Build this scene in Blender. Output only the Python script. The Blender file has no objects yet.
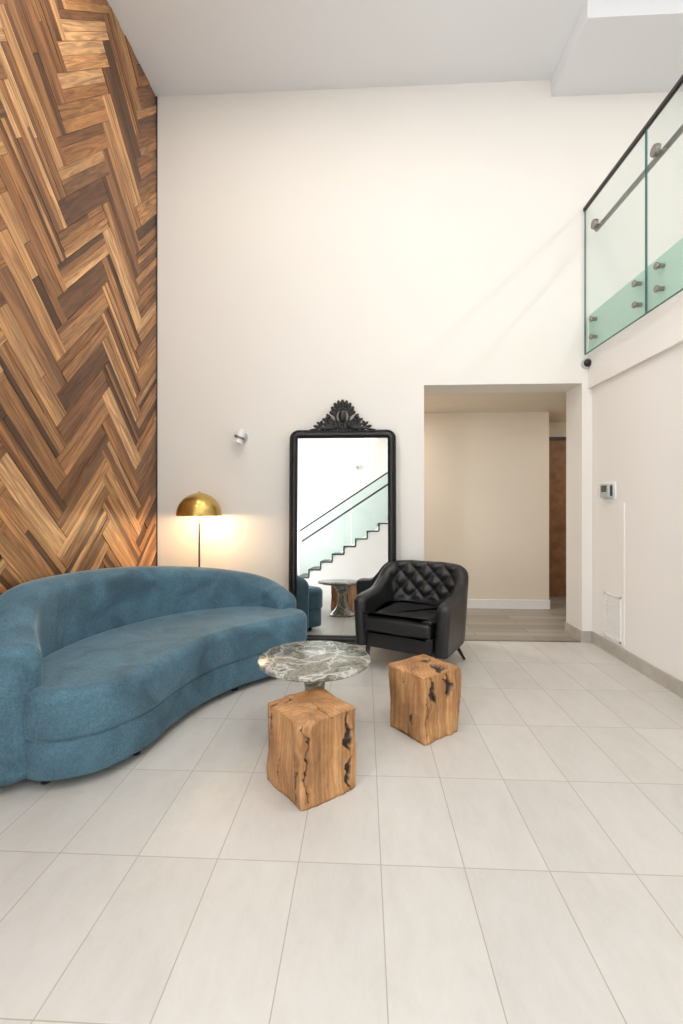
import bpy, bmesh, math, random
from mathutils import Vector, Matrix, noise
random.seed(7)
C = bpy.context.scene.collection
bpy.context.scene.view_settings.view_transform = 'Standard'

# ---------------------------------------------------------------- materials
def new_mat(name):
    m = bpy.data.materials.new(name); m.use_nodes = True
    nt = m.node_tree
    b = nt.nodes['Principled BSDF']
    return m, nt, b
def N(nt, t, **kw):
    n = nt.nodes.new(t)
    for k, v in kw.items(): setattr(n, k, v)
    return n
def L(nt, a, b): nt.links.new(a, b)
def ramp(nt, fac, stops):
    r = N(nt, 'ShaderNodeValToRGB')
    cr = r.color_ramp
    while len(cr.elements) < len(stops): cr.elements.new(0.5)
    for e, (p, c) in zip(cr.elements, stops):
        e.position = p; e.color = (c[0], c[1], c[2], 1)
    L(nt, fac, r.inputs['Fac'])
    return r
def bump(nt, b, h, s=0.2, d=0.01):
    n = N(nt, 'ShaderNodeBump'); n.inputs['Strength'].default_value = s; n.inputs['Distance'].default_value = d
    L(nt, h, n.inputs['Height']); L(nt, n.outputs[0], b.inputs['Normal'])
def simple(name, col, rough=0.5, metal=0.0, nscale=None, namp=0.06, bs=0.0, coat=0.0):
    m, nt, b = new_mat(name)
    b.inputs['Roughness'].default_value = rough
    b.inputs['Metallic'].default_value = metal
    if coat: b.inputs['Coat Weight'].default_value = coat
    tc = N(nt, 'ShaderNodeTexCoord'); no = N(nt, 'ShaderNodeTexNoise')
    no.inputs['Scale'].default_value = nscale or 6; no.inputs['Detail'].default_value = 5
    L(nt, tc.outputs['Object'], no.inputs['Vector'])
    lo = [c * (1 - namp) for c in col]; hi = [min(1, c * (1 + namp)) for c in col]
    r = ramp(nt, no.outputs['Fac'], [(0.3, lo), (0.7, hi)])
    L(nt, r.outputs[0], b.inputs['Base Color'])
    if bs: bump(nt, b, no.outputs['Fac'], bs, 0.005)
    return m

M_wall = simple('wall_paint', (0.80, 0.768, 0.722), 0.7, nscale=1.2, namp=0.01)
M_wallr = simple('wall_paint_brightened', (0.83, 0.80, 0.76), 0.7, nscale=1.2, namp=0.01)  # same wall paint, lightened in colour so the right wall reads brighter lit
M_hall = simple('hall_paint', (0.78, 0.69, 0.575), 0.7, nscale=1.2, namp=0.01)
M_ceil = simple('ceiling_paint', (0.83, 0.84, 0.86), 0.8, nscale=1.0, namp=0.01)
M_white = simple('white_trim', (0.85, 0.84, 0.82), 0.45, namp=0.01)
M_base = simple('stone_baseboard', (0.45, 0.41, 0.36), 0.5, nscale=8, namp=0.12)
M_green = simple('slab_edge_glass_tint', (0.50, 0.68, 0.58), 0.5, namp=0.03)  # white slab; green cast of the railing glass put into its colour
M_black = simple('black_lacquer', (0.012, 0.012, 0.013), 0.38, nscale=30, namp=0.3, bs=0.05)
M_dark = simple('dark_plastic', (0.03, 0.03, 0.032), 0.4)
M_rail = simple('dark_bronze_rail', (0.05, 0.045, 0.045), 0.35, metal=0.7)
M_steel = simple('brushed_steel', (0.30, 0.27, 0.25), 0.35, metal=1.0, nscale=40)
M_chrome = simple('grey_plastic', (0.50, 0.51, 0.52), 0.35)
M_brass = simple('brass', (0.62, 0.42, 0.13), 0.28, metal=1.0, nscale=20, namp=0.05)
M_doorw = simple('door_wood', (0.26, 0.125, 0.055), 0.45, nscale=9, namp=0.25)
M_tread = simple('stair_tread_dark', (0.05, 0.05, 0.05), 0.5)

def mat_mirror():
    m, nt, b = new_mat('mirror_glass')
    b.inputs['Base Color'].default_value = (0.76, 0.77, 0.76, 1); b.inputs['Metallic'].default_value = 1; b.inputs['Roughness'].default_value = 0.005
    return m
M_mirror = mat_mirror()

def mat_glass(name, tint):
    m, nt, b = new_mat(name)
    nt.nodes.remove(b)
    out = nt.nodes['Material Output']
    tr = N(nt, 'ShaderNodeBsdfTransparent'); tr.inputs[0].default_value = (*tint, 1)
    gl = N(nt, 'ShaderNodeBsdfGlossy'); gl.inputs['Roughness'].default_value = 0.02; gl.inputs[0].default_value = (0.9, 1, 0.97, 1)
    lw = N(nt, 'ShaderNodeLayerWeight'); lw.inputs['Blend'].default_value = 0.5
    pw = N(nt, 'ShaderNodeMath', operation='POWER'); pw.inputs[1].default_value = 5; L(nt, lw.outputs['Facing'], pw.inputs[0])
    mr = N(nt, 'ShaderNodeMapRange'); mr.inputs[3].default_value = 0.035; mr.inputs[4].default_value = 0.6; L(nt, pw.outputs[0], mr.inputs[0])
    mx = N(nt, 'ShaderNodeMixShader')
    L(nt, mr.outputs[0], mx.inputs[0]); L(nt, tr.outputs[0], mx.inputs[1]); L(nt, gl.outputs[0], mx.inputs[2]); L(nt, mx.outputs[0], out.inputs[0])
    return m
M_glass = mat_glass('railing_glass', (0.955, 0.98, 0.975))
M_clear = mat_glass('clear_glass', (0.97, 0.98, 0.98))
M_sglass = mat_glass('stair_glass', (0.87, 0.94, 0.92))
M_gedge = simple('glass_edge_teal', (0.02, 0.11, 0.10), 0.2)

def emis(name, col, s):
    m, nt, b = new_mat(name)
    b.inputs['Emission Color'].default_value = (*col, 1); b.inputs['Emission Strength'].default_value = s
    b.inputs['Base Color'].default_value = (*col, 1)
    return m
M_bulb = emis('bulb_glow', (1, 0.72, 0.4), 12)
M_globe = emis('globe_glow', (1, 0.90, 0.70), 1.6)
M_down = emis('added_downlight_glow', (1, 0.95, 0.88), 6)  # glowing lens of the added ceiling lights

def mat_floor():
    m, nt, b = new_mat('floor_tiles')
    tc = N(nt, 'ShaderNodeTexCoord'); sx = N(nt, 'ShaderNodeSeparateXYZ'); L(nt, tc.outputs['Object'], sx.inputs[0])
    def mth(op, a, bb=None):
        n = N(nt, 'ShaderNodeMath', operation=op)
        if isinstance(a, (int, float)): n.inputs[0].default_value = a
        else: L(nt, a, n.inputs[0])
        if bb is not None:
            if isinstance(bb, (int, float)): n.inputs[1].default_value = bb
            else: L(nt, bb, n.inputs[1])
        return n.outputs[0]
    TX, TY = 0.297, 0.545
    u = mth('DIVIDE', mth('SUBTRACT', sx.outputs[0], 0.061), TX)
    v = mth('DIVIDE', mth('SUBTRACT', sx.outputs[1], 1.675), TY)
    fu = mth('FRACT', u); fv = mth('FRACT', v)
    du = mth('MULTIPLY', mth('MINIMUM', fu, mth('SUBTRACT', 1.0, fu)), TX)
    dv = mth('MULTIPLY', mth('MINIMUM', fv, mth('SUBTRACT', 1.0, fv)), TY)
    d = mth('MINIMUM', du, dv)
    mr = N(nt, 'ShaderNodeMapRange'); mr.inputs[1].default_value = 0.0010; mr.inputs[2].default_value = 0.0025; L(nt, d, mr.inputs[0])
    cid = N(nt, 'ShaderNodeCombineXYZ'); L(nt, mth('FLOOR', u), cid.inputs[0]); L(nt, mth('FLOOR', v), cid.inputs[1])
    wn = N(nt, 'ShaderNodeTexWhiteNoise'); wn.noise_dimensions = '3D'; L(nt, cid.outputs[0], wn.inputs[0])
    add = N(nt, 'ShaderNodeVectorMath', operation='ADD'); sc = N(nt, 'ShaderNodeVectorMath', operation='SCALE'); sc.inputs['Scale'].default_value = 20
    L(nt, wn.outputs['Color'], sc.inputs[0]); L(nt, tc.outputs['Object'], add.inputs[0]); L(nt, sc.outputs[0], add.inputs[1])
    n1 = N(nt, 'ShaderNodeTexNoise'); n1.inputs['Scale'].default_value = 5.5; n1.inputs['Detail'].default_value = 12; n1.inputs['Roughness'].default_value = 0.78; n1.inputs['Distortion'].default_value = 0.25
    mpf = N(nt, 'ShaderNodeMapping'); mpf.inputs['Scale'].default_value = (1.6, 0.7, 1); L(nt, add.outputs[0], mpf.inputs[0])
    L(nt, mpf.outputs[0], n1.inputs['Vector'])
    r = ramp(nt, n1.outputs['Fac'], [(0.25, (0.535, 0.508, 0.472)), (0.5, (0.592, 0.568, 0.535)), (0.75, (0.635, 0.614, 0.583))])
    hs = N(nt, 'ShaderNodeHueSaturation')
    vr = N(nt, 'ShaderNodeMapRange'); vr.inputs[3].default_value = 0.955; vr.inputs[4].default_value = 1.04; L(nt, wn.outputs['Value'], vr.inputs[0])
    L(nt, vr.outputs[0], hs.inputs['Value']); L(nt, r.outputs[0], hs.inputs['Color'])
    mx = N(nt, 'ShaderNodeMix', data_type='RGBA'); mx.inputs[6].default_value = (0.40, 0.355, 0.295, 1)
    L(nt, mr.outputs[0], mx.inputs[0]); L(nt, hs.outputs[0], mx.inputs[7]); L(nt, mx.outputs[2], b.inputs['Base Color'])
    rr = N(nt, 'ShaderNodeMapRange'); rr.inputs[3].default_value = 0.8; rr.inputs[4].default_value = 0.42; L(nt, mr.outputs[0], rr.inputs[0]); L(nt, rr.outputs[0], b.inputs['Roughness'])
    bump(nt, b, mr.outputs[0], 0.25, 0.003)
    return m
M_floor = mat_floor()

def mat_hallfloor():
    m, nt, b = new_mat('hall_plank_floor')
    tc = N(nt, 'ShaderNodeTexCoord')
    br = N(nt, 'ShaderNodeTexBrick'); br.inputs['Scale'].default_value = 1
    br.inputs['Color1'].default_value = (0.27, 0.24, 0.20, 1); br.inputs['Color2'].default_value = (0.38, 0.35, 0.30, 1); br.inputs['Mortar'].default_value = (0.12, 0.10, 0.08, 1)
    br.inputs['Mortar Size'].default_value = 0.003; br.inputs['Brick Width'].default_value = 1.1; br.inputs['Row Height'].default_value = 0.14
    L(nt, tc.outputs['Object'], br.inputs['Vector']); L(nt, br.outputs['Color'], b.inputs['Base Color']); b.inputs['Roughness'].default_value = 0.45
    return m
M_hfloor = mat_hallfloor()

def mat_walnut():
    m, nt, b = new_mat('walnut_planks')
    uv = N(nt, 'ShaderNodeUVMap'); uv.uv_map = 'UVMap'
    mp = N(nt, 'ShaderNodeMapping'); mp.inputs['Scale'].default_value = (1.3, 18, 1); L(nt, uv.outputs[0], mp.inputs[0])
    n1 = N(nt, 'ShaderNodeTexNoise'); n1.inputs['Scale'].default_value = 1.6; n1.inputs['Detail'].default_value = 8; n1.inputs['Distortion'].default_value = 1.8
    L(nt, mp.outputs[0], n1.inputs['Vector'])
    at = N(nt, 'ShaderNodeAttribute'); at.attribute_name = 'Col'
    g = ramp(nt, n1.outputs['Fac'], [(0.25, (0.36, 0.30, 0.24)), (0.48, (0.95, 0.92, 0.89)), (0.72, (1.65, 1.6, 1.45))])
    mx = N(nt, 'ShaderNodeMix', data_type='RGBA'); mx.blend_type = 'MULTIPLY'; mx.inputs[0].default_value = 1
    L(nt, at.outputs['Color'], mx.inputs[6]); L(nt, g.outputs[0], mx.inputs[7]); L(nt, mx.outputs[2], b.inputs['Base Color'])
    b.inputs['Roughness'].default_value = 0.42
    bump(nt, b, n1.outputs['Fac'], 0.08, 0.004)
    return m
M_walnut = mat_walnut()

def mat_stool(off):
    m, nt, b = new_mat('teak_stump')
    tc = N(nt, 'ShaderNodeTexCoord')
    mp = N(nt, 'ShaderNodeMapping'); mp.inputs['Location'].default_value = off; mp.inputs['Scale'].default_value = (1, 1, 0.12); L(nt, tc.outputs['Object'], mp.inputs[0])
    nz = N(nt, 'ShaderNodeTexNoise'); nz.inputs['Scale'].default_value = 9; nz.inputs['Detail'].default_value = 9; nz.inputs['Roughness'].default_value = 0.65; nz.inputs['Distortion'].default_value = 0.6; L(nt, mp.outputs[0], nz.inputs['Vector'])
    nb = N(nt, 'ShaderNodeTexNoise'); nb.inputs['Scale'].default_value = 5; nb.inputs['Detail'].default_value = 3; L(nt, tc.outputs['Object'], nb.inputs['Vector'])
    wv = N(nt, 'ShaderNodeTexWave'); wv.wave_type = 'RINGS'; wv.rings_direction = 'Z'; wv.inputs['Scale'].default_value = 14; wv.inputs['Distortion'].default_value = 14; wv.inputs['Detail'].default_value = 8; wv.inputs['Detail Scale'].default_value = 0.8; wv.inputs['Detail Roughness'].default_value = 0.8
    L(nt, mp.outputs[0], wv.inputs['Vector'])
    r1 = ramp(nt, wv.outputs['Fac'], [(0.0, (0.38, 0.19, 0.078)), (0.5, (0.42, 0.22, 0.092)), (1.0, (0.49, 0.28, 0.128))])
    r2 = ramp(nt, nz.outputs['Fac'], [(0.28, (0.30, 0.2, 0.13)), (0.42, (0.82, 0.76, 0.70)), (0.7, (1.38, 1.36, 1.30))])
    mx = N(nt, 'ShaderNodeMix', data_type='RGBA'); mx.blend_type = 'MULTIPLY'; mx.inputs[0].default_value = 0.9
    L(nt, r1.outputs[0], mx.inputs[6]); L(nt, r2.outputs[0], mx.inputs[7])
    r3 = ramp(nt, nb.outputs['Fac'], [(0.3, (0.72, 0.66, 0.6)), (0.6, (1.08, 1.08, 1.08))])
    mxb = N(nt, 'ShaderNodeMix', data_type='RGBA'); mxb.blend_type = 'MULTIPLY'; mxb.inputs[0].default_value = 1.0
    L(nt, mx.outputs[2], mxb.inputs[6]); L(nt, r3.outputs[0], mxb.inputs[7])
    at = N(nt, 'ShaderNodeAttribute'); at.attribute_name = 'char'
    m2 = N(nt, 'ShaderNodeMix', data_type='RGBA'); L(nt, at.outputs['Fac'], m2.inputs[0]); L(nt, mxb.outputs[2], m2.inputs[6]); m2.inputs[7].default_value = (0.03, 0.017, 0.011, 1)
    L(nt, m2.outputs[2], b.inputs['Base Color']); b.inputs['Roughness'].default_value = 0.5
    bump(nt, b, nz.outputs['Fac'], 0.35, 0.006)
    return m

def mat_marble():
    m, nt, b = new_mat('green_marble')
    tc = N(nt, 'ShaderNodeTexCoord')
    n0 = N(nt, 'ShaderNodeTexNoise'); n0.inputs['Scale'].default_value = 4; n0.inputs['Detail'].default_value = 6; L(nt, tc.outputs['Object'], n0.inputs['Vector'])
    sc = N(nt, 'ShaderNodeVectorMath', operation='SCALE'); sc.inputs['Scale'].default_value = 0.55; L(nt, n0.outputs['Color'], sc.inputs[0])
    ad = N(nt, 'ShaderNodeVectorMath', operation='ADD'); L(nt, tc.outputs['Object'], ad.inputs[0]); L(nt, sc.outputs[0], ad.inputs[1])
    n1 = N(nt, 'ShaderNodeTexNoise'); n1.inputs['Scale'].default_value = 9; n1.inputs['Detail'].default_value = 9; n1.inputs['Roughness'].default_value = 0.65; n1.inputs['Distortion'].default_value = 1.2; L(nt, ad.outputs[0], n1.inputs['Vector'])
    r = ramp(nt, n1.outputs['Fac'], [(0.32, (0.035, 0.04, 0.033)), (0.44, (0.14, 0.145, 0.118)), (0.55, (0.29, 0.285, 0.24)), (0.68, (0.15, 0.125, 0.09))])
    vo = N(nt, 'ShaderNodeTexVoronoi', feature='DISTANCE_TO_EDGE'); vo.inputs['Scale'].default_value = 6.5; L(nt, ad.outputs[0], vo.inputs['Vector'])
    vr = ramp(nt, vo.outputs['Distance'], [(0.0, (1, 1, 1)), (0.025, (0.5, 0.5, 0.5)), (0.09, (0, 0, 0))])
    mx = N(nt, 'ShaderNodeMix', data_type='RGBA'); L(nt, vr.outputs[0], mx.inputs[0]); L(nt, r.outputs[0], mx.inputs[6]); mx.inputs[7].default_value = (0.60, 0.59, 0.54, 1)
    L(nt, mx.outputs[2], b.inputs['Base Color']); b.inputs['Roughness'].default_value = 0.18
    return m
M_marble = mat_marble()

def mat_fabric():
    m, nt, b = new_mat('blue_chenille')
    tc = N(nt, 'ShaderNodeTexCoord')
    n1 = N(nt, 'ShaderNodeTexNoise'); n1.inputs['Scale'].default_value = 90; n1.inputs['Detail'].default_value = 6; n1.inputs['Roughness'].default_value = 0.7; L(nt, tc.outputs['Object'], n1.inputs['Vector'])
    n2 = N(nt, 'ShaderNodeTexNoise'); n2.inputs['Scale'].default_value = 4; n2.inputs['Detail'].default_value = 8; n2.inputs['Distortion'].default_value = 1.2; L(nt, tc.outputs['Object'], n2.inputs['Vector'])
    r1 = ramp(nt, n1.outputs['Fac'], [(0.3, (0.042, 0.104, 0.150)), (0.7, (0.098, 0.192, 0.256))])
    r2 = ramp(nt, n2.outputs['Fac'], [(0.3, (0.68, 0.68, 0.68)), (0.7, (1.3, 1.3, 1.3))])
    mx = N(nt, 'ShaderNodeMix', data_type='RGBA'); mx.blend_type = 'MULTIPLY'; mx.inputs[0].default_value = 1
    L(nt, r1.outputs[0], mx.inputs[6]); L(nt, r2.outputs[0], mx.inputs[7]); L(nt, mx.outputs[2], b.inputs['Base Color'])
    b.inputs['Roughness'].default_value = 0.85
    b.inputs['Sheen Weight'].default_value = 0.65; b.inputs['Sheen Roughness'].default_value = 0.3; b.inputs['Sheen Tint'].default_value = (0.66, 0.8, 0.9, 1)
    bump(nt, b, n1.outputs['Fac'], 0.2, 0.003)
    return m
M_fabric = mat_fabric()
def mat_leather():
    m, nt, b = new_mat('black_leather')
    tc = N(nt, 'ShaderNodeTexCoord')
    v = N(nt, 'ShaderNodeTexVoronoi'); v.inputs['Scale'].default_value = 160; L(nt, tc.outputs['Object'], v.inputs['Vector'])
    r = ramp(nt, v.outputs['Distance'], [(0, (0.010, 0.010, 0.011)), (1, (0.02, 0.02, 0.021))]); L(nt, r.outputs[0], b.inputs['Base Color'])
    b.inputs['Roughness'].default_value = 0.38
    bump(nt, b, v.outputs['Distance'], 0.12, 0.002)
    return m
M_leather = mat_leather()

# ---------------------------------------------------------------- mesh helpers
def empty(name, loc=(0, 0, 0), rotz=0, rotx=0):
    e = bpy.data.objects.new(name, None); e.location = loc; e.rotation_euler = (rotx, 0, rotz); e.empty_display_size = 0.1
    C.objects.link(e); return e
def mk(name, verts, faces, mat, parent=None, smooth=False):
    me = bpy.data.meshes.new(name); me.from_pydata([tuple(v) for v in verts], [], faces); me.update()
    o = bpy.data.objects.new(name, me); C.objects.link(o)
    if mat: me.materials.append(mat)
    bm = bmesh.new(); bm.from_mesh(me); bmesh.ops.recalc_face_normals(bm, faces=bm.faces); bm.to_mesh(me); bm.free()
    if smooth: me.polygons.foreach_set('use_smooth', [True] * len(me.polygons))
    if parent: o.parent = parent
    return o
BF = [(0, 1, 3, 2), (4, 6, 7, 5), (0, 4, 5, 1), (2, 3, 7, 6), (0, 2, 6, 4), (1, 5, 7, 3)]
def boxes(name, lst, mat, parent=None, bevel=0):
    vs = []; fs = []
    for lo, hi in lst:
        o = len(vs)
        for x in (lo[0], hi[0]):
            for y in (lo[1], hi[1]):
                for z in (lo[2], hi[2]): vs.append((x, y, z))
        fs += [tuple(i + o for i in f) for f in BF]
    ob = mk(name, vs, fs, mat, parent)
    if bevel:
        md = ob.modifiers.new('bev', 'BEVEL'); md.width = bevel; md.segments = 3
        ob.data.polygons.foreach_set('use_smooth', [True] * len(ob.data.polygons))
        md2 = ob.modifiers.new('wn', 'WEIGHTED_NORMAL')
    return ob
def lathe(name, prof, mat, parent=None, seg=48, loc=(0, 0, 0), M=None, close=True):
    vs = []; fs = []; n = len(prof)
    for i in range(seg):
        a = 2 * math.pi * i / seg
        for r, z in prof:
            v = Vector((r * math.cos(a), r * math.sin(a), z))
            if M: v = M @ v
            vs.append(v + Vector(loc))
    for i in range(seg):
        j = (i + 1) % seg
        for k in range(n - 1): fs.append((i * n + k, j * n + k, j * n + k + 1, i * n + k + 1))
    if close:
        fs.append(tuple(i * n for i in range(seg))); fs.append(tuple(i * n + n - 1 for i in range(seg)))
    o = mk(name, vs, fs, mat, parent, True)
    md = o.modifiers.new('es', 'EDGE_SPLIT'); md.split_angle = math.radians(40)
    return o
def tube(name, pts, rad, mat, parent=None, seg=10, flat=1.0):
    P = [Vector(p) for p in pts]; n = len(P)
    R = rad if isinstance(rad, (list, tuple)) else [rad] * n
    vs = []; fs = []; up = None
    for i in range(n):
        t = (P[min(i + 1, n - 1)] - P[max(i - 1, 0)]).normalized()
        if up is None: up = t.orthogonal().normalized()
        up = (up - t * up.dot(t)).normalized(); s = t.cross(up)
        for k in range(seg):
            a = 2 * math.pi * k / seg
            vs.append(P[i] + (up * math.cos(a) + s * math.sin(a)) * R[i])
    for i in range(n - 1):
        for k in range(seg):
            k2 = (k + 1) % seg
            fs.append((i * seg + k, i * seg + k2, (i + 1) * seg + k2, (i + 1) * seg + k))
    fs.append(tuple(range(seg))); fs.append(tuple((n - 1) * seg + k for k in range(seg)))
    return mk(name, vs, fs, mat, parent, True)
def catmull(P, m, closed=False):
    P = [Vector(p) for p in P]; n = len(P); out = []
    segs = n if closed else n - 1
    def g(i):
        if closed: return P[i % n]
        if i < 0: return P[0] * 2 - P[1]
        if i >= n: return P[-1] * 2 - P[-2]
        return P[i]
    for i in range(segs):
        p0, p1, p2, p3 = g(i - 1), g(i), g(i + 1), g(i + 2)
        for k in range(m):
            t = k / m
            out.append(0.5 * ((2 * p1) + (p2 - p0) * t + (2 * p0 - 5 * p1 + 4 * p2 - p3) * t * t + (3 * p1 - p0 - 3 * p2 + p3) * t ** 3))
    if not closed: out.append(P[-1].copy())
    return out

def wrap(name, ctrl, mat, parent, th, z0, m=16, lean=0.0, endr=0.06, nz=16, tuft=None, roll=0.5):
    """upholstered back swept along a plan path. ctrl = (x,y,top height). inner side = right of travel"""
    S = catmull(ctrl, m); n = len(S)
    s = [0]
    for i in range(1, n): s.append(s[-1] + (S[i].xy - S[i - 1].xy).length)
    T = s[-1]; vs = []; fs = []; rows = []
    for i in range(n):
        a = S[max(i - 1, 0)].xy; b = S[min(i + 1, n - 1)].xy
        t = (b - a).normalized(); inn = Vector((t.y, -t.x))
        e = min(s[i], T - s[i]); f = 1.0
        if e < endr: f = math.sqrt(max(0, 1 - (1 - e / endr) ** 2))
        f = max(f, 0.04)
        h = S[i].z - (1 - f) * endr * 0.8
        tw = th * f
        r = tw / 2
        sec = []
        zt = h - r * roll * 2
        for k in range(nz + 1):
            z = z0 + (zt - z0) * k / nz; sec.append((r, z, 1, k / nz))
        for k in range(1, 12):
            an = math.pi * k / 12; sec.append((r * math.cos(an), zt + r * roll * 2 * math.sin(an), max(0, math.cos(an)), 1))
        for k in range(nz + 1):
            z = zt + (z0 - zt) * k / nz; sec.append((-r, z, 0, 0))
        rows.append(len(sec))
        for d, z, w, q in sec:
            dd = d - lean * (z - z0)
            if tuft and w > 0:
                am, A, B, s0, s1, zz0 = tuft
                k1 = max(0, min(1, (s[i] - s0) / 0.08)) * max(0, min(1, (T - s0 - s[i]) / 0.08)) * max(0, min(1, (z - zz0) / 0.04))
                ss = s[i] - T / 2
                p = ss / A + (z - zz0) / B; qq = ss / A - (z - zz0) / B
                puff = (abs(math.sin(math.pi * p)) * abs(math.sin(math.pi * qq))) ** 0.45
                dd += am * (puff - 0.6) * k1 * w
            c = S[i].xy + inn * dd
            vs.append((c.x, c.y, z))
    K = rows[0]
    for i in range(n - 1):
        for k in range(K - 1): fs.append((i * K + k, (i + 1) * K + k, (i + 1) * K + k + 1, i * K + k + 1))
        fs.append((i * K + K - 1, (i + 1) * K + K - 1, (i + 1) * K, i * K))
    fs.append(tuple(range(K))); fs.append(tuple((n - 1) * K + k for k in range(K)))
    return mk(name, vs, fs, mat, parent, True)
def slab(name, outline, z0, z1, r0, r1, mat, parent, m=8, inset=0, crown=0.0):
    S = [p.xy for p in catmull([(a, b, 0) for a, b in outline], m, True)]; n = len(S)
    nor = []
    area = sum(S[i].x * S[(i + 1) % n].y - S[(i + 1) % n].x * S[i].y for i in range(n))
    sg = 1 if area > 0 else -1
    for i in range(n):
        t = (S[(i + 1) % n] - S[i - 1]).normalized(); nor.append(Vector((-t.y, t.x)) * sg)
    rings = []
    for k in range(7):
        a = math.pi / 2 * k / 6; rings.append((r0 * (1 - math.sin(a)), z0 + r0 * (1 - math.cos(a))))
    for k in range(9):
        a = math.pi / 2 * k / 8; rings.append((r1 * (1 - math.cos(a)), z1 - r1 + r1 * math.sin(a)))
    if crown:
        for k in (1, 2, 3): rings.append((r1 + 0.03 * k, z1 + crown * (1 - (1 - k / 3) ** 2)))
    else: rings.append((r1 + .006, z1 + .0003))
    vs = []; fs = []
    for d, z in rings:
        for i in range(n):
            p = S[i] + nor[i] * (d + inset); vs.append((p.x, p.y, z))
    for k in range(len(rings) - 1):
        for i in range(n):
            j = (i + 1) % n; fs.append((k * n + i, k * n + j, (k + 1) * n + j, (k + 1) * n + i))
    fs.append(tuple(range(n))); fs.append(tuple((len(rings) - 1) * n + i for i in range(n)))
    o = mk(name, vs, fs, mat, parent, True)
    for f in o.data.polygons:
        if len(f.vertices) > 4: f.use_smooth = False
    return o

# ---------------------------------------------------------------- room shell
H = 5.27; YB = 4.45; XL = -2.06; XR = 2.13; YS = -2.95; XE = 5.1; HH = 2.42; YH = 5.82
boxes('floor', [((XL - .2, YS - .2, -.12), (XE, YB + .0, 0))], M_floor)
boxes('floor_hall', [((-1.2, YB, -.12), (3.7, 6.8, -0.001))], M_hfloor)
boxes('wall_back', [((XL - .2, YB, 0), (0.571, YB + .34, H)), ((0.571, YB, HH), (2.037, YB + .34, H)), ((2.037, YB, 0), (XE, YB + .34, H))], M_wall)
boxes('wall_right', [((XR, -1.3, 0), (XR + .15, YB, 2.37))], M_wallr)
boxes('wall_balcony_fascia', [((XR - .035, -1.3, 2.37), (XR + .15, YB, 2.70))], M_wallr)
boxes('trim_balcony_edge', [((XR - .03, -1.3, 2.70), (XR + .15, YB, 3.05))], M_green)
boxes('floor_balcony', [((XR + .15, -1.3, 2.75), (XE, YB, 3.04)), ((3.15, YS, 2.75), (XE, -1.3, 3.04))], M_hfloor)
boxes('wall_left', [((XL - .2, -0.1, 0), (XL, YB, H)), ((XL - .2, YS, 0), (XL, -2.5, H)), ((XL - .2, -2.5, 0), (XL, -.1, .25)), ((XL - .2, -2.5, 4.9), (XL, -.1, H))], M_wallr)
boxes('wall_front', [((XL - .2, YS - .2, 0), (1.3, YS, H)), ((1.3, YS - .2, 0), (XE, YS, 3.2)), ((4.8, YS - .2, 3.2), (XE, YS, H)), ((1.3, YS - .2, 5.0), (4.8, YS, H))], M_wallr)
boxes('wall_east', [((XE, YS - .2, 0), (XE + .2, YB + .34, H))], M_wallr)
boxes('ceiling', [((XL - .2, YS - .2, H), (XE + .2, YB + .34, H + .2))], M_ceil)
boxes('ceiling_bulkhead', [((1.755, 3.74, 5.11), (XE, YB, H))], M_ceil)
def added_window(name, axis, p, a0, a1, z0, z1, nv, nh):
    e = empty(name)
    L_ = []; w = .03
    def bar(a, b, za, zb):
        if axis == 'x': L_.append(((p - .04, a, za), (p + .04, b, zb)))
        else: L_.append(((a, p - .04, za), (b, p + .04, zb)))
    for i in range(nv + 1):
        c = a0 + (a1 - a0) * i / nv; bar(max(a0, c - w), min(a1, c + w), z0, z1)
    for i in range(nh + 1):
        c = z0 + (z1 - z0) * i / nh; bar(a0, a1, max(z0, c - w), min(z1, c + w))
    boxes('frame', L_, M_dark, e)
    if axis == 'x': boxes('pane', [((p - .005, a0, z0), (p + .005, a1, z1))], M_clear, e)
    else: boxes('pane', [((a0, p - .005, z0), (a1, p + .005, z1))], M_clear, e)
added_window('added_window_1', 'x', XL - .1, -2.5, -.1, .25, 4.9, 2, 3)  # unseen window, added to bring daylight onto the right wall
added_window('added_window_2', 'y', YS - .1, 1.3, 4.8, 3.2, 5.0, 3, 1)  # unseen high window, added for daylight from behind the camera
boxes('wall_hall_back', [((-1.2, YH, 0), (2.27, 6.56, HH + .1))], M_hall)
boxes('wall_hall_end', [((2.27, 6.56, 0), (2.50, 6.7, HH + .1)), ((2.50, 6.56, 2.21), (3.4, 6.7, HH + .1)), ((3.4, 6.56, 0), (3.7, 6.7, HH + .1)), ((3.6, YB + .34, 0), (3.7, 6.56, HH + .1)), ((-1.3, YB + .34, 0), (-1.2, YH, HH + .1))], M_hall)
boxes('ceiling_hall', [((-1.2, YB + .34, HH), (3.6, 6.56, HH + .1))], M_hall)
d1 = empty('door_1')
boxes('leaf', [((2.53, 6.57, 0.005), (3.37, 6.61, 2.17))], M_doorw, d1)
boxes('frame', [((2.50, 6.54, 0), (2.53, 6.62, 2.21)), ((3.37, 6.54, 0), (3.4, 6.62, 2.21)), ((2.5, 6.54, 2.17), (3.4, 6.62, 2.21))], M_dark, d1)
boxes('baseboard_hall', [((-1.2, YH - .015, 0), (2.27, YH, .11)), ((2.27, YH, 0), (2.285, 6.56, .11))], M_white)
boxes('baseboard_right', [((XR - .014, -1.3, 0), (XR, YB, .105))], M_base)
boxes('baseboard_back', [((2.037, YB - .014, 0), (XR - .014, YB, .105)), ((2.023, YB - .014, 0), (2.037, YB + .34, .105))], M_base)
boxes('baseboard_left', [((XL, YB - .014, 0), (0.571, YB, .105))], M_white)
boxes('trim_threshold', [((0.571, YB - .012, -0.01), (2.023, YB + .012, .003))], M_steel)

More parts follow.
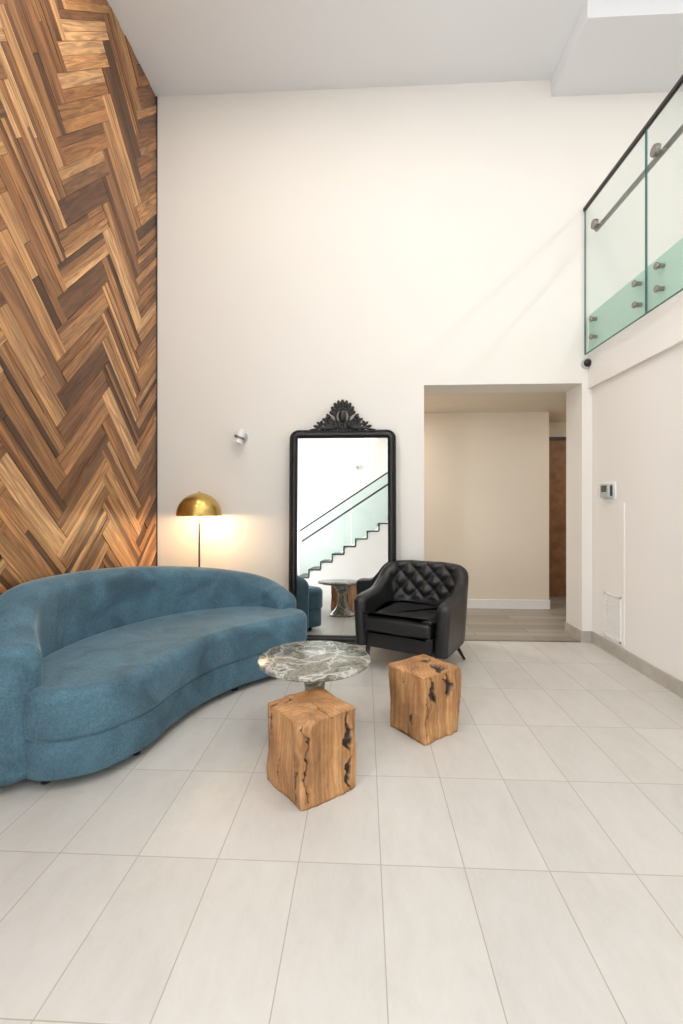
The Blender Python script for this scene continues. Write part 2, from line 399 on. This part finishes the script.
e = empty('wall_access_panel')
boxes('panel', [((XR - .010, 3.90, .125), (XR, 4.30, 1.30))], M_wallr, e, 0.003)
g = [((XR - .018, 3.94, .14), (XR - .010, 3.955, .52)), ((XR - .018, 4.185, .14), (XR - .010, 4.20, .52)), ((XR - .018, 3.94, .14), (XR - .010, 4.2, .152)), ((XR - .018, 3.94, .508), (XR - .010, 4.2, .52))]
for i in range(16): g.append(((XR - .016, 3.955, .16 + i * .0222), (XR - .010, 4.185, .170 + i * .0222)))
boxes('vent_grille', g, M_white, e)
e = empty('thermostat')
boxes('backplate', [((XR - .012, 4.03, 1.33), (XR, 4.22, 1.48))], M_white, e, .004)
boxes('body', [((XR - .055, 4.06, 1.345), (XR - .012, 4.20, 1.465))], M_chrome, e, .008)
boxes('display', [((XR - .057, 4.085, 1.395), (XR - .055, 4.175, 1.45)), ((XR - .04, 4.058, 1.36), (XR - .02, 4.061, 1.45))], M_dark, e)
boxes('cover', [((XR - .075, 4.05, 1.34), (XR - .058, 4.21, 1.47))], M_clear, e, .003)

e = empty('glass_balcony_railing')
GX = XR - .075
js = [4.43, 3.49, 2.55, 1.61, .67, -.25, -1.1]
for i in range(len(js) - 1):
    a, b = js[i + 1] + .003, js[i] - .003
    boxes('glass_%d' % i, [((GX - .006, a, 2.68), (GX + .006, b, 4.02))], M_glass, e)
    boxes('glass_edge_%d' % i, [((GX - .0065, a - .0012, 2.68), (GX + .0065, a + .0012, 4.02)), ((GX - .0065, b - .0012, 2.68), (GX + .0065, b + .0012, 4.02)), ((GX - .0065, a, 2.677), (GX + .0065, b, 2.682))], M_gedge, e)
    for yy in (a + .13, b - .13):
        for zz in (2.80, 2.96):
            Mx = Matrix.Rotation(math.pi / 2, 4, 'Y')
            lathe('standoff', [(.0, -.012), (.022, -.012), (.025, -.008), (.025, 0), (.016, .0), (.016, .045)], M_steel, e, 20, (GX - .006, yy, zz), Mx)
boxes('top_rail', [((GX - .014, -1.1, 4.02), (GX + .014, 4.44, 4.05))], M_rail, e, .004)
HX = GX + .07
tube('handrail', [(HX, 4.36, 3.80), (HX, 2, 3.80), (HX, -1.1, 3.80)], .02, M_steel, e, 16)
for yy in (4.22, 3.36, 2.42, 1.48, .55):
    tube('bracket', [(HX, yy, 3.79), (HX - .03, yy, 3.77), (GX, yy, 3.77)], .009, M_steel, e, 8)
    lathe('bracket_disc', [(0, -.03), (.038, -.03), (.042, -.02), (.042, 0)], M_steel, e, 20, (GX, yy, 3.77), Matrix.Rotation(math.pi / 2, 4, 'Y'))

e = empty('security_camera', (2.075, YB, 2.60))
Ry = Matrix.Rotation(math.pi / 2, 4, 'X')
lathe('mount', [(0, 0), (.048, 0), (.05, .01), (.045, .028)], M_chrome, e, 28, M=Ry)
lathe('dome', [(.04, .02)] + [(.036 * math.cos(a), .028 + .036 * math.sin(a)) for a in [i * math.pi / 16 for i in range(9)]], M_black, e, 28, M=Ry, close=False)
Mh = Matrix.Rotation(math.radians(20), 4, 'Y')
for nm, loc, rz in (('wall_spotlight', (-1.17, YB, 1.94), 0), ('wall_spotlight.001', (-.20, YS, 2.80), math.pi)):
    e = empty(nm, loc, rz)
    lathe('backplate', [(0, 0), (.05, 0), (.05, .012), (.045, .018), (0, .018)], M_chrome, e, 28, M=Ry)
    boxes('arm', [((-.012, -.07, -.02), (.012, -.012, .02))], M_chrome, e, .003)
    lathe('head', [(0, -.075), (.042, -.075), (.046, -.07), (.04, 0), (.034, .055), (.025, .06), (0, .06)], M_white, e, 28, (0.0, -.095, .0), Mh)
    lathe('collar', [(.044, -.03), (.05, -.03), (.05, -.01), (.042, -.01)], M_steel, e, 28, (0, -.095, 0), Mh, close=False)
e = empty('wall_globe_lamp', (.17, YS, 3.50), math.pi)
lathe('backplate', [(0, 0), (.07, 0), (.07, .02), (0, .02)], M_brass, e, 28, M=Ry)
tube('arm', [(0, -.02, 0), (0, -.08, 0)], .015, M_brass, e)
lathe('globe', [(.16 * math.cos(a), .16 * math.sin(a)) for a in [-math.pi / 2 + .001 + i * (math.pi - .002) / 24 for i in range(25)]], M_globe, e, 32, (0, -.2, 0), close=False)

# ---------------------------------------------------------------- walnut herringbone wall
def clip(poly, ax, val, keep_gt):
    out = []
    for i in range(len(poly)):
        a, b = poly[i - 1], poly[i]
        ia = (a[ax] >= val) == keep_gt; ib = (b[ax] >= val) == keep_gt
        if ia != ib:
            t = (val - a[ax]) / (b[ax] - a[ax]); out.append(tuple(a[k] + (b[k] - a[k]) * t for k in range(4)))
        if ib: out.append(b)
    return out
def wood_wall():
    W = .15; n = 5; Lg = n * W; rot = math.radians(45)
    cy, cz = 2.02, 0
    y0, y1, z0, z1 = .45, YB - .006, 0.0, H - .003
    vs = []; fs = []; cols = []; uvs = []
    pal = [(.24, .105, .039), (.32, .150, .058), (.13, .053, .020), (.40, .205, .085), (.27, .12, .045), (.52, .30, .145), (.35, .17, .068), (.085, .036, .015), (.18, .078, .030), (.46, .25, .11), (.16, .074, .034)]
    gap = .0010
    def emit(gx, gy, lx, ly, along_x):
        strips = random.choice([1, 2, 2, 3, 3, 4])
        cuts = sorted([0, 1] + [(k + random.uniform(-.22, .22)) / strips for k in range(1, strips)])
        basec = random.choice(pal)
        for c0, c1 in zip(cuts[:-1], cuts[1:]):
            split = [0, 1] if random.random() < .88 else [0, random.uniform(.3, .7), 1]
            for s0, s1 in zip(split[:-1], split[1:]):
                col = random.choice(pal) if random.random() < .65 else basec
                k = random.uniform(.8, 1.2); col = tuple(c * k for c in col)
                dep = random.uniform(0, .008); o = random.uniform(0, 50), random.uniform(0, 50)
                if along_x: x0, x1, yy0, yy1 = gx + lx * s0, gx + lx * s1, gy + ly * c0, gy + ly * c1
                else: x0, x1, yy0, yy1 = gx + lx * c0, gx + lx * c1, gy + ly * s0, gy + ly * s1
                x0 += gap; x1 -= gap; yy0 += gap; yy1 -= gap
                P = []
                for (a, b) in ((x0, yy0), (x1, yy0), (x1, yy1), (x0, yy1)):
                    Y = cy + (a - b) * math.cos(rot); Z = cz + (a + b) * math.sin(rot)
                    u, v = (a, b) if along_x else (b, a)
                    P.append((Y, Z, u + o[0], v + o[1]))
                for ax, val, gt in ((0, y0, True), (0, y1, False), (1, z0, True), (1, z1, False)):
                    if P: P = clip(P, ax, val, gt)
                if len(P) < 3: continue
                b0 = len(vs); m = len(P); xf = -2.028 + dep
                for p in P: vs.append((xf, p[0], p[1]))
                for p in P: vs.append((XL, p[0], p[1]))
                fs.append(tuple(b0 + i for i in range(m))); cols.append(col); uvs.append([(p[2], p[3]) for p in P])
                for i in range(m):
                    j = (i + 1) % m
                    fs.append((b0 + i, b0 + m + i, b0 + m + j, b0 + j)); cols.append(col); uvs.append([(P[i][2], P[i][3]), (P[i][2], P[i][3]), (P[j][2], P[j][3]), (P[j][2], P[j][3])])
    R = 60
    for j in range(-R, R):
        for mm in range(-8, 9):
            emit((j + 2 * n * mm) * W, j * W, Lg, W, True)
            emit(j * W, (j - 2 * n + 1 + 2 * n * mm) * W, W, Lg, False)
    me = bpy.data.meshes.new('walnut_herringbone'); me.from_pydata(vs, [], fs); me.update()
    ca = me.color_attributes.new('Col', 'FLOAT_COLOR', 'CORNER'); uvl = me.uv_layers.new(name='UVMap')
    li = 0
    for f, c, u in zip(me.polygons, cols, uvs):
        for k in range(f.loop_total):
            ca.data[li].color = (*c, 1); uvl.data[li].uv = u[k]; li += 1
    me.materials.append(M_walnut)
    o = bpy.data.objects.new('wall_left_walnut_cladding', me); C.objects.link(o)
wood_wall()
boxes('trim_cladding_edge', [((XL, YB - .006, 0), (-2.012, YB, H - .003))], M_tread)

# ---------------------------------------------------------------- sofa
sofa = empty('curved_sofa')
out = [(-1.54, 2.03), (-1.38, 2.02), (-1.21, 2.12), (-1.10, 2.34), (-1.06, 2.60), (-.99, 2.86), (-.86, 3.10), (-.69, 3.30), (-.53, 3.45), (-.445, 3.59), (-.50, 3.74), (-.70, 3.84), (-1.0, 3.84), (-1.32, 3.68), (-1.60, 3.36), (-1.77, 2.95), (-1.80, 2.5), (-1.68, 2.2)]
slab('seat_cushion', out, .225, .45, .025, .055, M_fabric, sofa)
slab('base', out, .045, .232, .015, .02, M_fabric, sofa, inset=.012)
wrap('backrest', [(-1.56, 2.00, .655), (-1.66, 2.12, .68), (-1.80, 2.28, .765), (-1.885, 2.50, .845), (-1.885, 2.88, .85), (-1.77, 3.28, .835), (-1.50, 3.62, .80), (-1.16, 3.84, .745), (-.84, 3.89, .67), (-.585, 3.77, .53)], M_fabric, sofa, .225, .05, m=18, endr=.06, roll=.36)
for x, y in ((-1.48, 2.10), (-1.18, 2.36), (-.9, 3.2), (-.58, 3.62), (-1.0, 3.84), (-1.78, 2.9)):
    lathe('foot', [(.022, 0), (.03, .05)], M_black, sofa, 16, (x, y, 0))

# ---------------------------------------------------------------- armchair
ch = empty('tufted_armchair', (.40, 3.83, 0), math.radians(-27.2))
def rbox_outline(x0, x1, y0, y1, r):
    o = []
    for cx, cy, a0 in ((x1 - r, y1 - r, 0), (x0 + r, y1 - r, 90), (x0 + r, y0 + r, 180), (x1 - r, y0 + r, 270)):
        for a in (0, 45, 90): o.append((cx + r * math.cos(math.radians(a0 + a)), cy + r * math.sin(math.radians(a0 + a))))
    return o
slab('seat_cushion', rbox_outline(-.268, .268, -.35, .24, .05), .295, .435, .03, .05, M_leather, ch, m=5)
slab('seat_rail', rbox_outline(-.27, .27, -.31, .25, .05), .17, .30, .01, .01, M_leather, ch, m=5)
wrap('tufted_back', [(-.325, -.31, .545), (-.325, -.22, .565), (-.325, .02, .59), (-.322, .16, .66), (-.29, .265, .765), (-.17, .315, .785), (0, .325, .785), (.17, .315, .785), (.29, .265, .765), (.322, .16, .66), (.325, .02, .59), (.325, -.22, .565), (.325, -.31, .545)], M_leather, ch, .105, .17, m=26, lean=.06, endr=.04, nz=40, roll=.42, tuft=(.038, .155, .155, .52, 0, .46))
for x, y, sx, sy in ((-.27, -.27, -.01, -.02), (.27, -.27, .01, -.02), (-.24, .2, -.04, .08), (.27, .2, .08, .07)):
    tube('leg', [(x, y, .19), (x + sx * .5, y + sy * .5, .09), (x + sx, y + sy, 0)], [.02, .016, .011], M_black, ch, 12)

# ---------------------------------------------------------------- marble table
tb = empty('marble_pedestal_table', (-.277, 2.61, 0))
lathe('top', [(0, .396), (.27, .396), (.303, .405), (.317, .415), (.317, .427), (.308, .434), (0, .434)], M_marble, tb, 96, close=False)
lathe('pedestal', [(0, 0), (.17, 0), (.172, .012), (.14, .03), (.09, .08), (.062, .15), (.052, .22), (.06, .29), (.09, .345), (.13, .385), (.14, .397)], M_marble, tb, 64, close=False)

# ---------------------------------------------------------------- stump stools
def stool(name, c, side, h, rotz, seed, cracks, off):
    bm = bmesh.new(); bmesh.ops.create_cube(bm, size=1)
    bmesh.ops.subdivide_edges(bm, edges=bm.edges[:], cuts=79, use_grid_fill=True)
    cl = bm.verts.layers.float.new('char')
    rnd = Vector((seed * 7.3, seed * 3.1, seed * 1.7))
    for v in bm.verts:
        p = v.co.copy(); dark = 0
        nrm = Vector((0, 0, 0))
        for a in range(3):
            if abs(abs(p[a]) - .5) < 1e-5: nrm[a] = math.copysign(1, p[a])
        q = Vector([max(-.465, min(.465, k)) for k in p]); d = p - q
        if d.length > 1e-6 and sum(1 for a in range(3) if abs(d[a]) > 1e-6) > 1: p = q + d.normalized() * .035
        disp = 0
        for ax, sgn, poly, w, dep in cracks:
            if abs(v.co[ax] - .5 * sgn) > 1e-5: continue
            uvp = Vector((v.co[1], v.co[2])) if ax == 0 else (Vector((v.co[0], v.co[2])) if ax == 1 else Vector((v.co[0], v.co[1])))
            nn = Vector((noise.noise(v.co * 6 + rnd), noise.noise(v.co * 6 - rnd))) * .08 + Vector((noise.noise(v.co * 19 + rnd), noise.noise(v.co * 19 - rnd))) * .04
            uvp = uvp + nn; best = 9
            for i in range(len(poly) - 1):
                A = Vector(poly[i]); B = Vector(poly[i + 1]); ab = B - A
                t = max(0, min(1, (uvp - A).dot(ab) / max(1e-9, ab.length_squared)))
                ww = w * (1 - .7 * abs(2 * (i + t) / (len(poly) - 1) - 1))
                best = min(best, (uvp - (A + ab * t)).length / ww)
            k = max(0, min(1, (1.5 - best) / .8)); k = k * k * (3 - 2 * k)
            disp = max(disp, k * dep); dark = max(dark, k)
        low = noise.noise(p * 2.2 + rnd) * .08 + noise.noise(Vector((p.x * 7, p.y * 7, p.z * 1.6)) + rnd) * .03 + noise.noise(p * 14 + rnd) * .008
        if nrm.length > 0: p = p + nrm.normalized() * (low * (0.3 if abs(nrm.z) > .5 else 1) - disp)
        tp = 1 + .05 * (v.co.z)
        v.co = Vector((p.x * side * tp, p.y * side * tp, (p.z + .5) * h)); v[cl] = dark
    for v in bm.verts:
        if v.co.z < .012: v.co.z = 0
    me = bpy.data.meshes.new(name); bm.to_mesh(me); bm.free()
    me.polygons.foreach_set('use_smooth', [True] * len(me.polygons)); me.materials.append(mat_stool(off))
    o = bpy.data.objects.new(name, me); o.location = (c[0], c[1], 0); o.rotation_euler = (0, 0, rotz); C.objects.link(o)
stool('wood_stump_stool', (-.246, 2.155), .303, .364, math.radians(40), 1,
      [(1, -1, [(-.44, .5), (-.40, .2), (-.43, -.1), (-.40, -.42)], .018, .05), (1, -1, [(.30, .45), (.36, .2), (.30, .0)], .045, .06), (1, -1, [(.38, -.1), (.33, -.3), (.36, -.5)], .035, .05),
       (0, -1, [(-.35, .1), (-.38, -.2), (-.34, -.45)], .022, .05), (0, -1, [(.42, .5), (.32, .3), (.38, .12)], .03, .05), (0, -1, [(.1, .0), (.06, -.2), (.1, -.38)], .009, .02), (2, 1, [(-.5, .38), (-.3, .30), (-.1, .36)], .03, .05), (2, 1, [(.05, -.5), (.0, -.2), (.06, .0)], .012, .03)], (.13, .12, 0))
stool('wood_stump_stool.001', (.345, 2.70), .285, .365, math.radians(38), 5,
      [(1, -1, [(-.30, .5), (-.25, .2), (-.15, .02)], .06, .08), (1, -1, [(.12, .48), (.2, .25), (.13, .1)], .07, .08), (1, -1, [(.0, .35), (.15, .3)], .03, .05), (1, -1, [(-.38, .2), (-.36, -.1), (-.4, -.4)], .012, .03),
       (0, -1, [(-.2, -.1), (-.1, -.3)], .02, .03), (2, 1, [(.0, -.45), (.15, -.2), (.28, -.3)], .10, .06), (2, 1, [(.1, .2), (.3, .1)], .06, .04), (0, -1, [(.1, .45), (.12, .2)], .012, .03)], (-.15, .16, 0))

# ---------------------------------------------------------------- lamp
lp = empty('brass_dome_floor_lamp', (-1.505, 4.19, 0))
R0 = .202
prof = [(R0, 1.185)] + [(R0 * math.cos(a), 1.19 + R0 * math.sin(a)) for a in [i * math.pi / 40 for i in range(20)]] + [(.012, 1.392)]
lathe('dome_shade', prof, M_brass, lp, 64, close=False)
prof = [(R0 - .003, 1.185)] + [((R0 - .004) * math.cos(a), 1.19 + (R0 - .004) * math.sin(a)) for a in [i * math.pi / 40 for i in range(20)]]
lathe('dome_lining', prof, M_white, lp, 64, close=False)
tube('stem', [(0, 0, .02), (0, 0, .7), (0, 0, 1.385)], .008, M_black, lp, 12)
lathe('base_disc', [(0, 0), (.125, 0), (.127, .012), (.12, .02), (0, .022)], M_black, lp, 40, close=False)
lathe('finial', [(0.018, 1.388), (.014, 1.40), (0, 1.408)], M_brass, lp, 16)
for sx in (-1, 1):
    bm = bmesh.new(); bmesh.ops.create_uvsphere(bm, u_segments=20, v_segments=12, radius=.03)
    me = bpy.data.meshes.new('bulb'); bm.to_mesh(me); bm.free(); me.materials.append(M_bulb)
    o = bpy.data.objects.new('bulb', me); o.location = (.06 * sx, 0, 1.25); o.parent = lp; C.objects.link(o)
    ld = bpy.data.lights.new('bulb_light', 'POINT'); ld.energy = 5.5; ld.color = (1, .66, .35); ld.shadow_soft_size = .035
    lo = bpy.data.objects.new('bulb_light', ld); lo.location = (.06 * sx, 0, 1.195); lo.parent = lp; C.objects.link(lo)

# ---------------------------------------------------------------- mirror
mr = empty('ornate_floor_mirror', (-.20, 4.27, 0), 0, -math.radians(2.4))
HW, HT = .50, 1.99
def rrect(hw, z0, z1, r, n=8):
    P = []
    for cx, cz, a0 in ((hw - r, z1 - r, 0), (-hw + r, z1 - r, 90), (-hw + r, z0 + .02, 180), (hw - r, z0 + .02, 270)):
        rr = r if cz > 1 else .02
        cxx = cx if cz > 1 else math.copysign(hw - .02, cx)
        for k in range(n + 1):
            a = math.radians(a0 + 90 * k / n); P.append(Vector((cxx + rr * math.cos(a), 0, cz + rr * math.sin(a))))
    return P
def frame_sweep(name, prof):
    base = rrect(HW, 0.0, HT, .085); n = len(base); vs = []; fs = []; m = len(prof)
    for i in range(n):
        p = base[i]; t1 = (p - base[i - 1]); t2 = (base[(i + 1) % n] - p)
        t = (t1.normalized() + t2.normalized()).normalized()
        inn = Vector((-t.z, 0, t.x))
        for d, y in prof: vs.append(p + inn * d + Vector((0, y, 0)))
    for i in range(n):
        j = (i + 1) % n
        for k in range(m):
            k2 = (k + 1) % m; fs.append((i * m + k, j * m + k, j * m + k2, i * m + k2))
    o = mk(name, vs, fs, M_black, mr, True)
    md = o.modifiers.new('es', 'EDGE_SPLIT'); md.split_angle = math.radians(50)
frame_sweep('frame', [(0, .045), (0, .01), (.006, -.004), (.014, -.008), (.022, -.002), (.028, -.006), (.045, -.014), (.058, -.010), (.064, .0), (.070, -.004), (.076, .002), (.078, .02), (.078, .045)])
boxes('mirror_glass', [((-HW + .07, .018, .06), (HW - .07, .022, HT - .07))], M_mirror, mr)
boxes('backing', [((-HW + .03, .024, .03), (HW - .03, .044, HT - .03))], M_black, mr)
bm = bmesh.new()
def bead(x, z, r, y=-.012):
    bmesh.ops.create_icosphere(bm, subdivisions=1, radius=r, matrix=Matrix.Translation((x, y, z)))
z = .1
while z < HT - .1:
    bead(-HW + .022, z, .009); bead(HW - .022, z, .009); z += .03
x = -HW + .12
while x < HW - .1:
    bead(x, HT - .022, .009); x += .03
me = bpy.data.meshes.new('beading'); bm.to_mesh(me); bm.free(); me.materials.append(M_black)
o = bpy.data.objects.new('beading', me); o.parent = mr; C.objects.link(o)
crest = empty('crest'); crest.parent = mr; crest.scale = (.86, 1, 1)
def spiral(cx, cz, r0, r1, a0, a1, n=26):
    return [(cx + (r0 + (r1 - r0) * k / n) * math.cos(math.radians(a0 + (a1 - a0) * k / n)), .0, cz + (r0 + (r1 - r0) * k / n) * math.sin(math.radians(a0 + (a1 - a0) * k / n))) for k in range(n + 1)]
def ell(name, cx, cz, rx, rz, ry=.02, rot=0, y=0.0):
    bm = bmesh.new(); bmesh.ops.create_uvsphere(bm, u_segments=20, v_segments=14, radius=1)
    Mt = Matrix.Translation((cx, y, cz)) @ Matrix.Rotation(rot, 4, 'Y') @ Matrix.Diagonal((rx, ry, rz, 1))
    bmesh.ops.transform(bm, matrix=Mt, verts=bm.verts); me = bpy.data.meshes.new(name); bm.to_mesh(me); bm.free()
    me.polygons.foreach_set('use_smooth', [True] * len(me.polygons)); me.materials.append(M_black)
    o = bpy.data.objects.new(name, me); o.parent = crest; C.objects.link(o)
ell('cartouche', 0, HT + .125, .045, .062, .035, 0, -.01)
tube('cartouche_ring', spiral(0, HT + .125, .075, .075, 0, 360), .012, M_black, crest)
for k in range(-4, 5):
    a = math.radians(k * 20); cx = math.sin(a) * .105; cz = HT + .14 + math.cos(a) * .105
    ell('shell_lobe', cx, cz, .022, .042, .018, a)
for s in (-1, 1):
    sp = spiral(s * .135, HT + .07, .055, .012, 90, (90 - s * 520))
    tube('scroll', sp, [.019 - .008 * k / 26 for k in range(27)], M_black, crest)
    sp = spiral(s * .215, HT + .035, .040, .010, 90, 90 - s * 480)
    tube('scroll_small', sp, [.015 - .006 * k / 26 for k in range(27)], M_black, crest)
    tube('acanthus_stem', [(s * .06, -.0, HT + .03), (s * .14, 0, HT + .012), (s * .24, 0, HT + .02), (s * .30, 0, HT + .002), (s * .36, 0, HT - .002)], [.02, .018, .014, .012, .005], M_black, crest)
    for i, (cx, cz, rx, rz, ro) in enumerate([(.10, .155, .018, .04, .6), (.15, .125, .017, .036, .9), (.19, .09, .016, .036, 1.2), (.255, .055, .014, .032, 1.0), (.285, .03, .014, .035, 1.4), (.07, .03, .03, .03, 0), (.03, .03, .025, .03, 0), (.175, .035, .02, .025, 0)]):
        ell('leaf_%d' % i, s * cx, HT + cz, rx, rz, .016, s * ro)
boxes('crest_base', [((-.17, -.0, HT - .01), (.17, .03, HT + .09))], M_black, crest, .008)

# ---------------------------------------------------------------- staircase (seen in the mirror)
st = empty('staircase')
x0 = -1.45; run = .255; rise = .17; ya, yb = -2.75, -1.55
sv = []; tv = []
for i in range(18):
    xa = x0 + i * run; sv.append(((xa, ya, 0), (xa + run, yb, (i + 1) * rise - .03)))
    tv.append(((xa - .02, ya, (i + 1) * rise - .03), (xa + run, yb + .004, (i + 1) * rise)))
    tv.append(((xa - .02, yb, i * rise), (xa + .012, yb + .004, (i + 1) * rise - .03)))
boxes('stringer', sv, M_white, st); boxes('treads', tv, M_tread, st)
yg = yb + .03
def zs(x): return (x - x0) / run * rise
def par(name, xa, xb, za, zb, y0, y1, mat):
    vs = []
    for y in (y0, y1):
        vs += [(xa, y, zs(xa) + za), (xb, y, zs(xb) + za), (xb, y, zs(xb) + zb), (xa, y, zs(xa) + zb)]
    mk(name, vs, [(0, 1, 2, 3), (4, 5, 6, 7), (0, 1, 5, 4), (1, 2, 6, 5), (2, 3, 7, 6), (3, 0, 4, 7)], mat, st)
for k in range(4):
    xa = x0 + .05 + k * 1.13; par('glass_panel', xa, xa + 1.115, .08, 1.13, yg, yg + .012, M_sglass)
par('top_rail', x0 + .05, x0 + 4.6, 1.13, 1.165, yg - .012, yg + .024, M_rail)
tube('handrail', [(x0 + .1, yg + .07, zs(x0 + .1) + .88), (x0 + 4.5, yg + .07, zs(x0 + 4.5) + .88)], .02, M_rail, st, 12)

# ---------------------------------------------------------------- lights
def area(name, loc, rot, sx, sy, power, col, parent=None):
    d = bpy.data.lights.new(name, 'AREA'); d.shape = 'RECTANGLE'; d.size = sx; d.size_y = sy; d.energy = power; d.color = col
    o = bpy.data.objects.new(name, d); o.location = loc; o.rotation_euler = rot; C.objects.link(o)
    if parent: o.parent = parent
    return o
area('added_daylight', (XL - .3, -1.3, 2.5), (0, -1.72, 0), 4.4, 2.3, 300, (0.98, 0.985, 1.0))  # added lamp outside the unseen side window, tilted up to brighten the ceiling
area('added_daylight_high', (3.05, YS - .25, 4.1), (math.pi / 2 , 0, 0), 3.4, 1.7, 80, (0.98, 0.985, 1.0))  # added lamp standing in for daylight at the unseen high window
k = .60
for i, (x, y, z, p) in enumerate([(-1.2, 2.8, H, 30 * k), (.3, 2.8, H, 24 * k), (-1.2, .6, H, 30 * k), (.6, .6, H, 30 * k), (1.4, 1.8, H, 32 * k), (-.4, -1.4, H, 22 * k), (3.4, 2.6, H, 34 * k), (3.4, .2, H, 30 * k), (.0, 5.3, HH, 16), (3.0, 5.3, HH, 6), (3.3, 6.1, HH, 1)]):
    e = empty('added_downlight' if i == 0 else 'added_downlight.%03d' % i, (x, y, z))  # unseen ceiling fixture, added to light the rooms
    lathe('trim_ring', [(.055, -.001), (.08, -.001), (.08, -.008), (.055, -.012)], M_white, e, 32, close=False)
    lathe('lens', [(0, -.004), (.055, -.004)], M_down, e, 32, close=False)
    d = bpy.data.lights.new('lamp', 'AREA'); d.shape = 'DISK'; d.size = .11; d.energy = p; d.color = (1, .945, .87)
    o = bpy.data.objects.new('lamp', d); o.location = (0, 0, -.014); o.parent = e; C.objects.link(o)
w = bpy.data.worlds.new('World'); bpy.context.scene.world = w; w.use_nodes = True
nt = w.node_tree; bg = nt.nodes['Background']
sk = nt.nodes.new('ShaderNodeTexSky'); sk.sky_type = 'PREETHAM'
nt.links.new(sk.outputs[0], bg.inputs[0]); bg.inputs[1].default_value = 1.0

# ---------------------------------------------------------------- camera
cd = bpy.data.cameras.new('camera'); cam = bpy.data.objects.new('camera', cd); C.objects.link(cam)
cam.location = (0, 0, 1.3); cam.rotation_euler = (math.pi / 2, 0, math.radians(2.75))
cd.sensor_width = 36; cd.sensor_fit = 'AUTO'; cd.lens = 36 * 465 / 1024; cd.shift_y = -9 / 1024; cd.clip_start = .05
bpy.context.scene.camera = cam
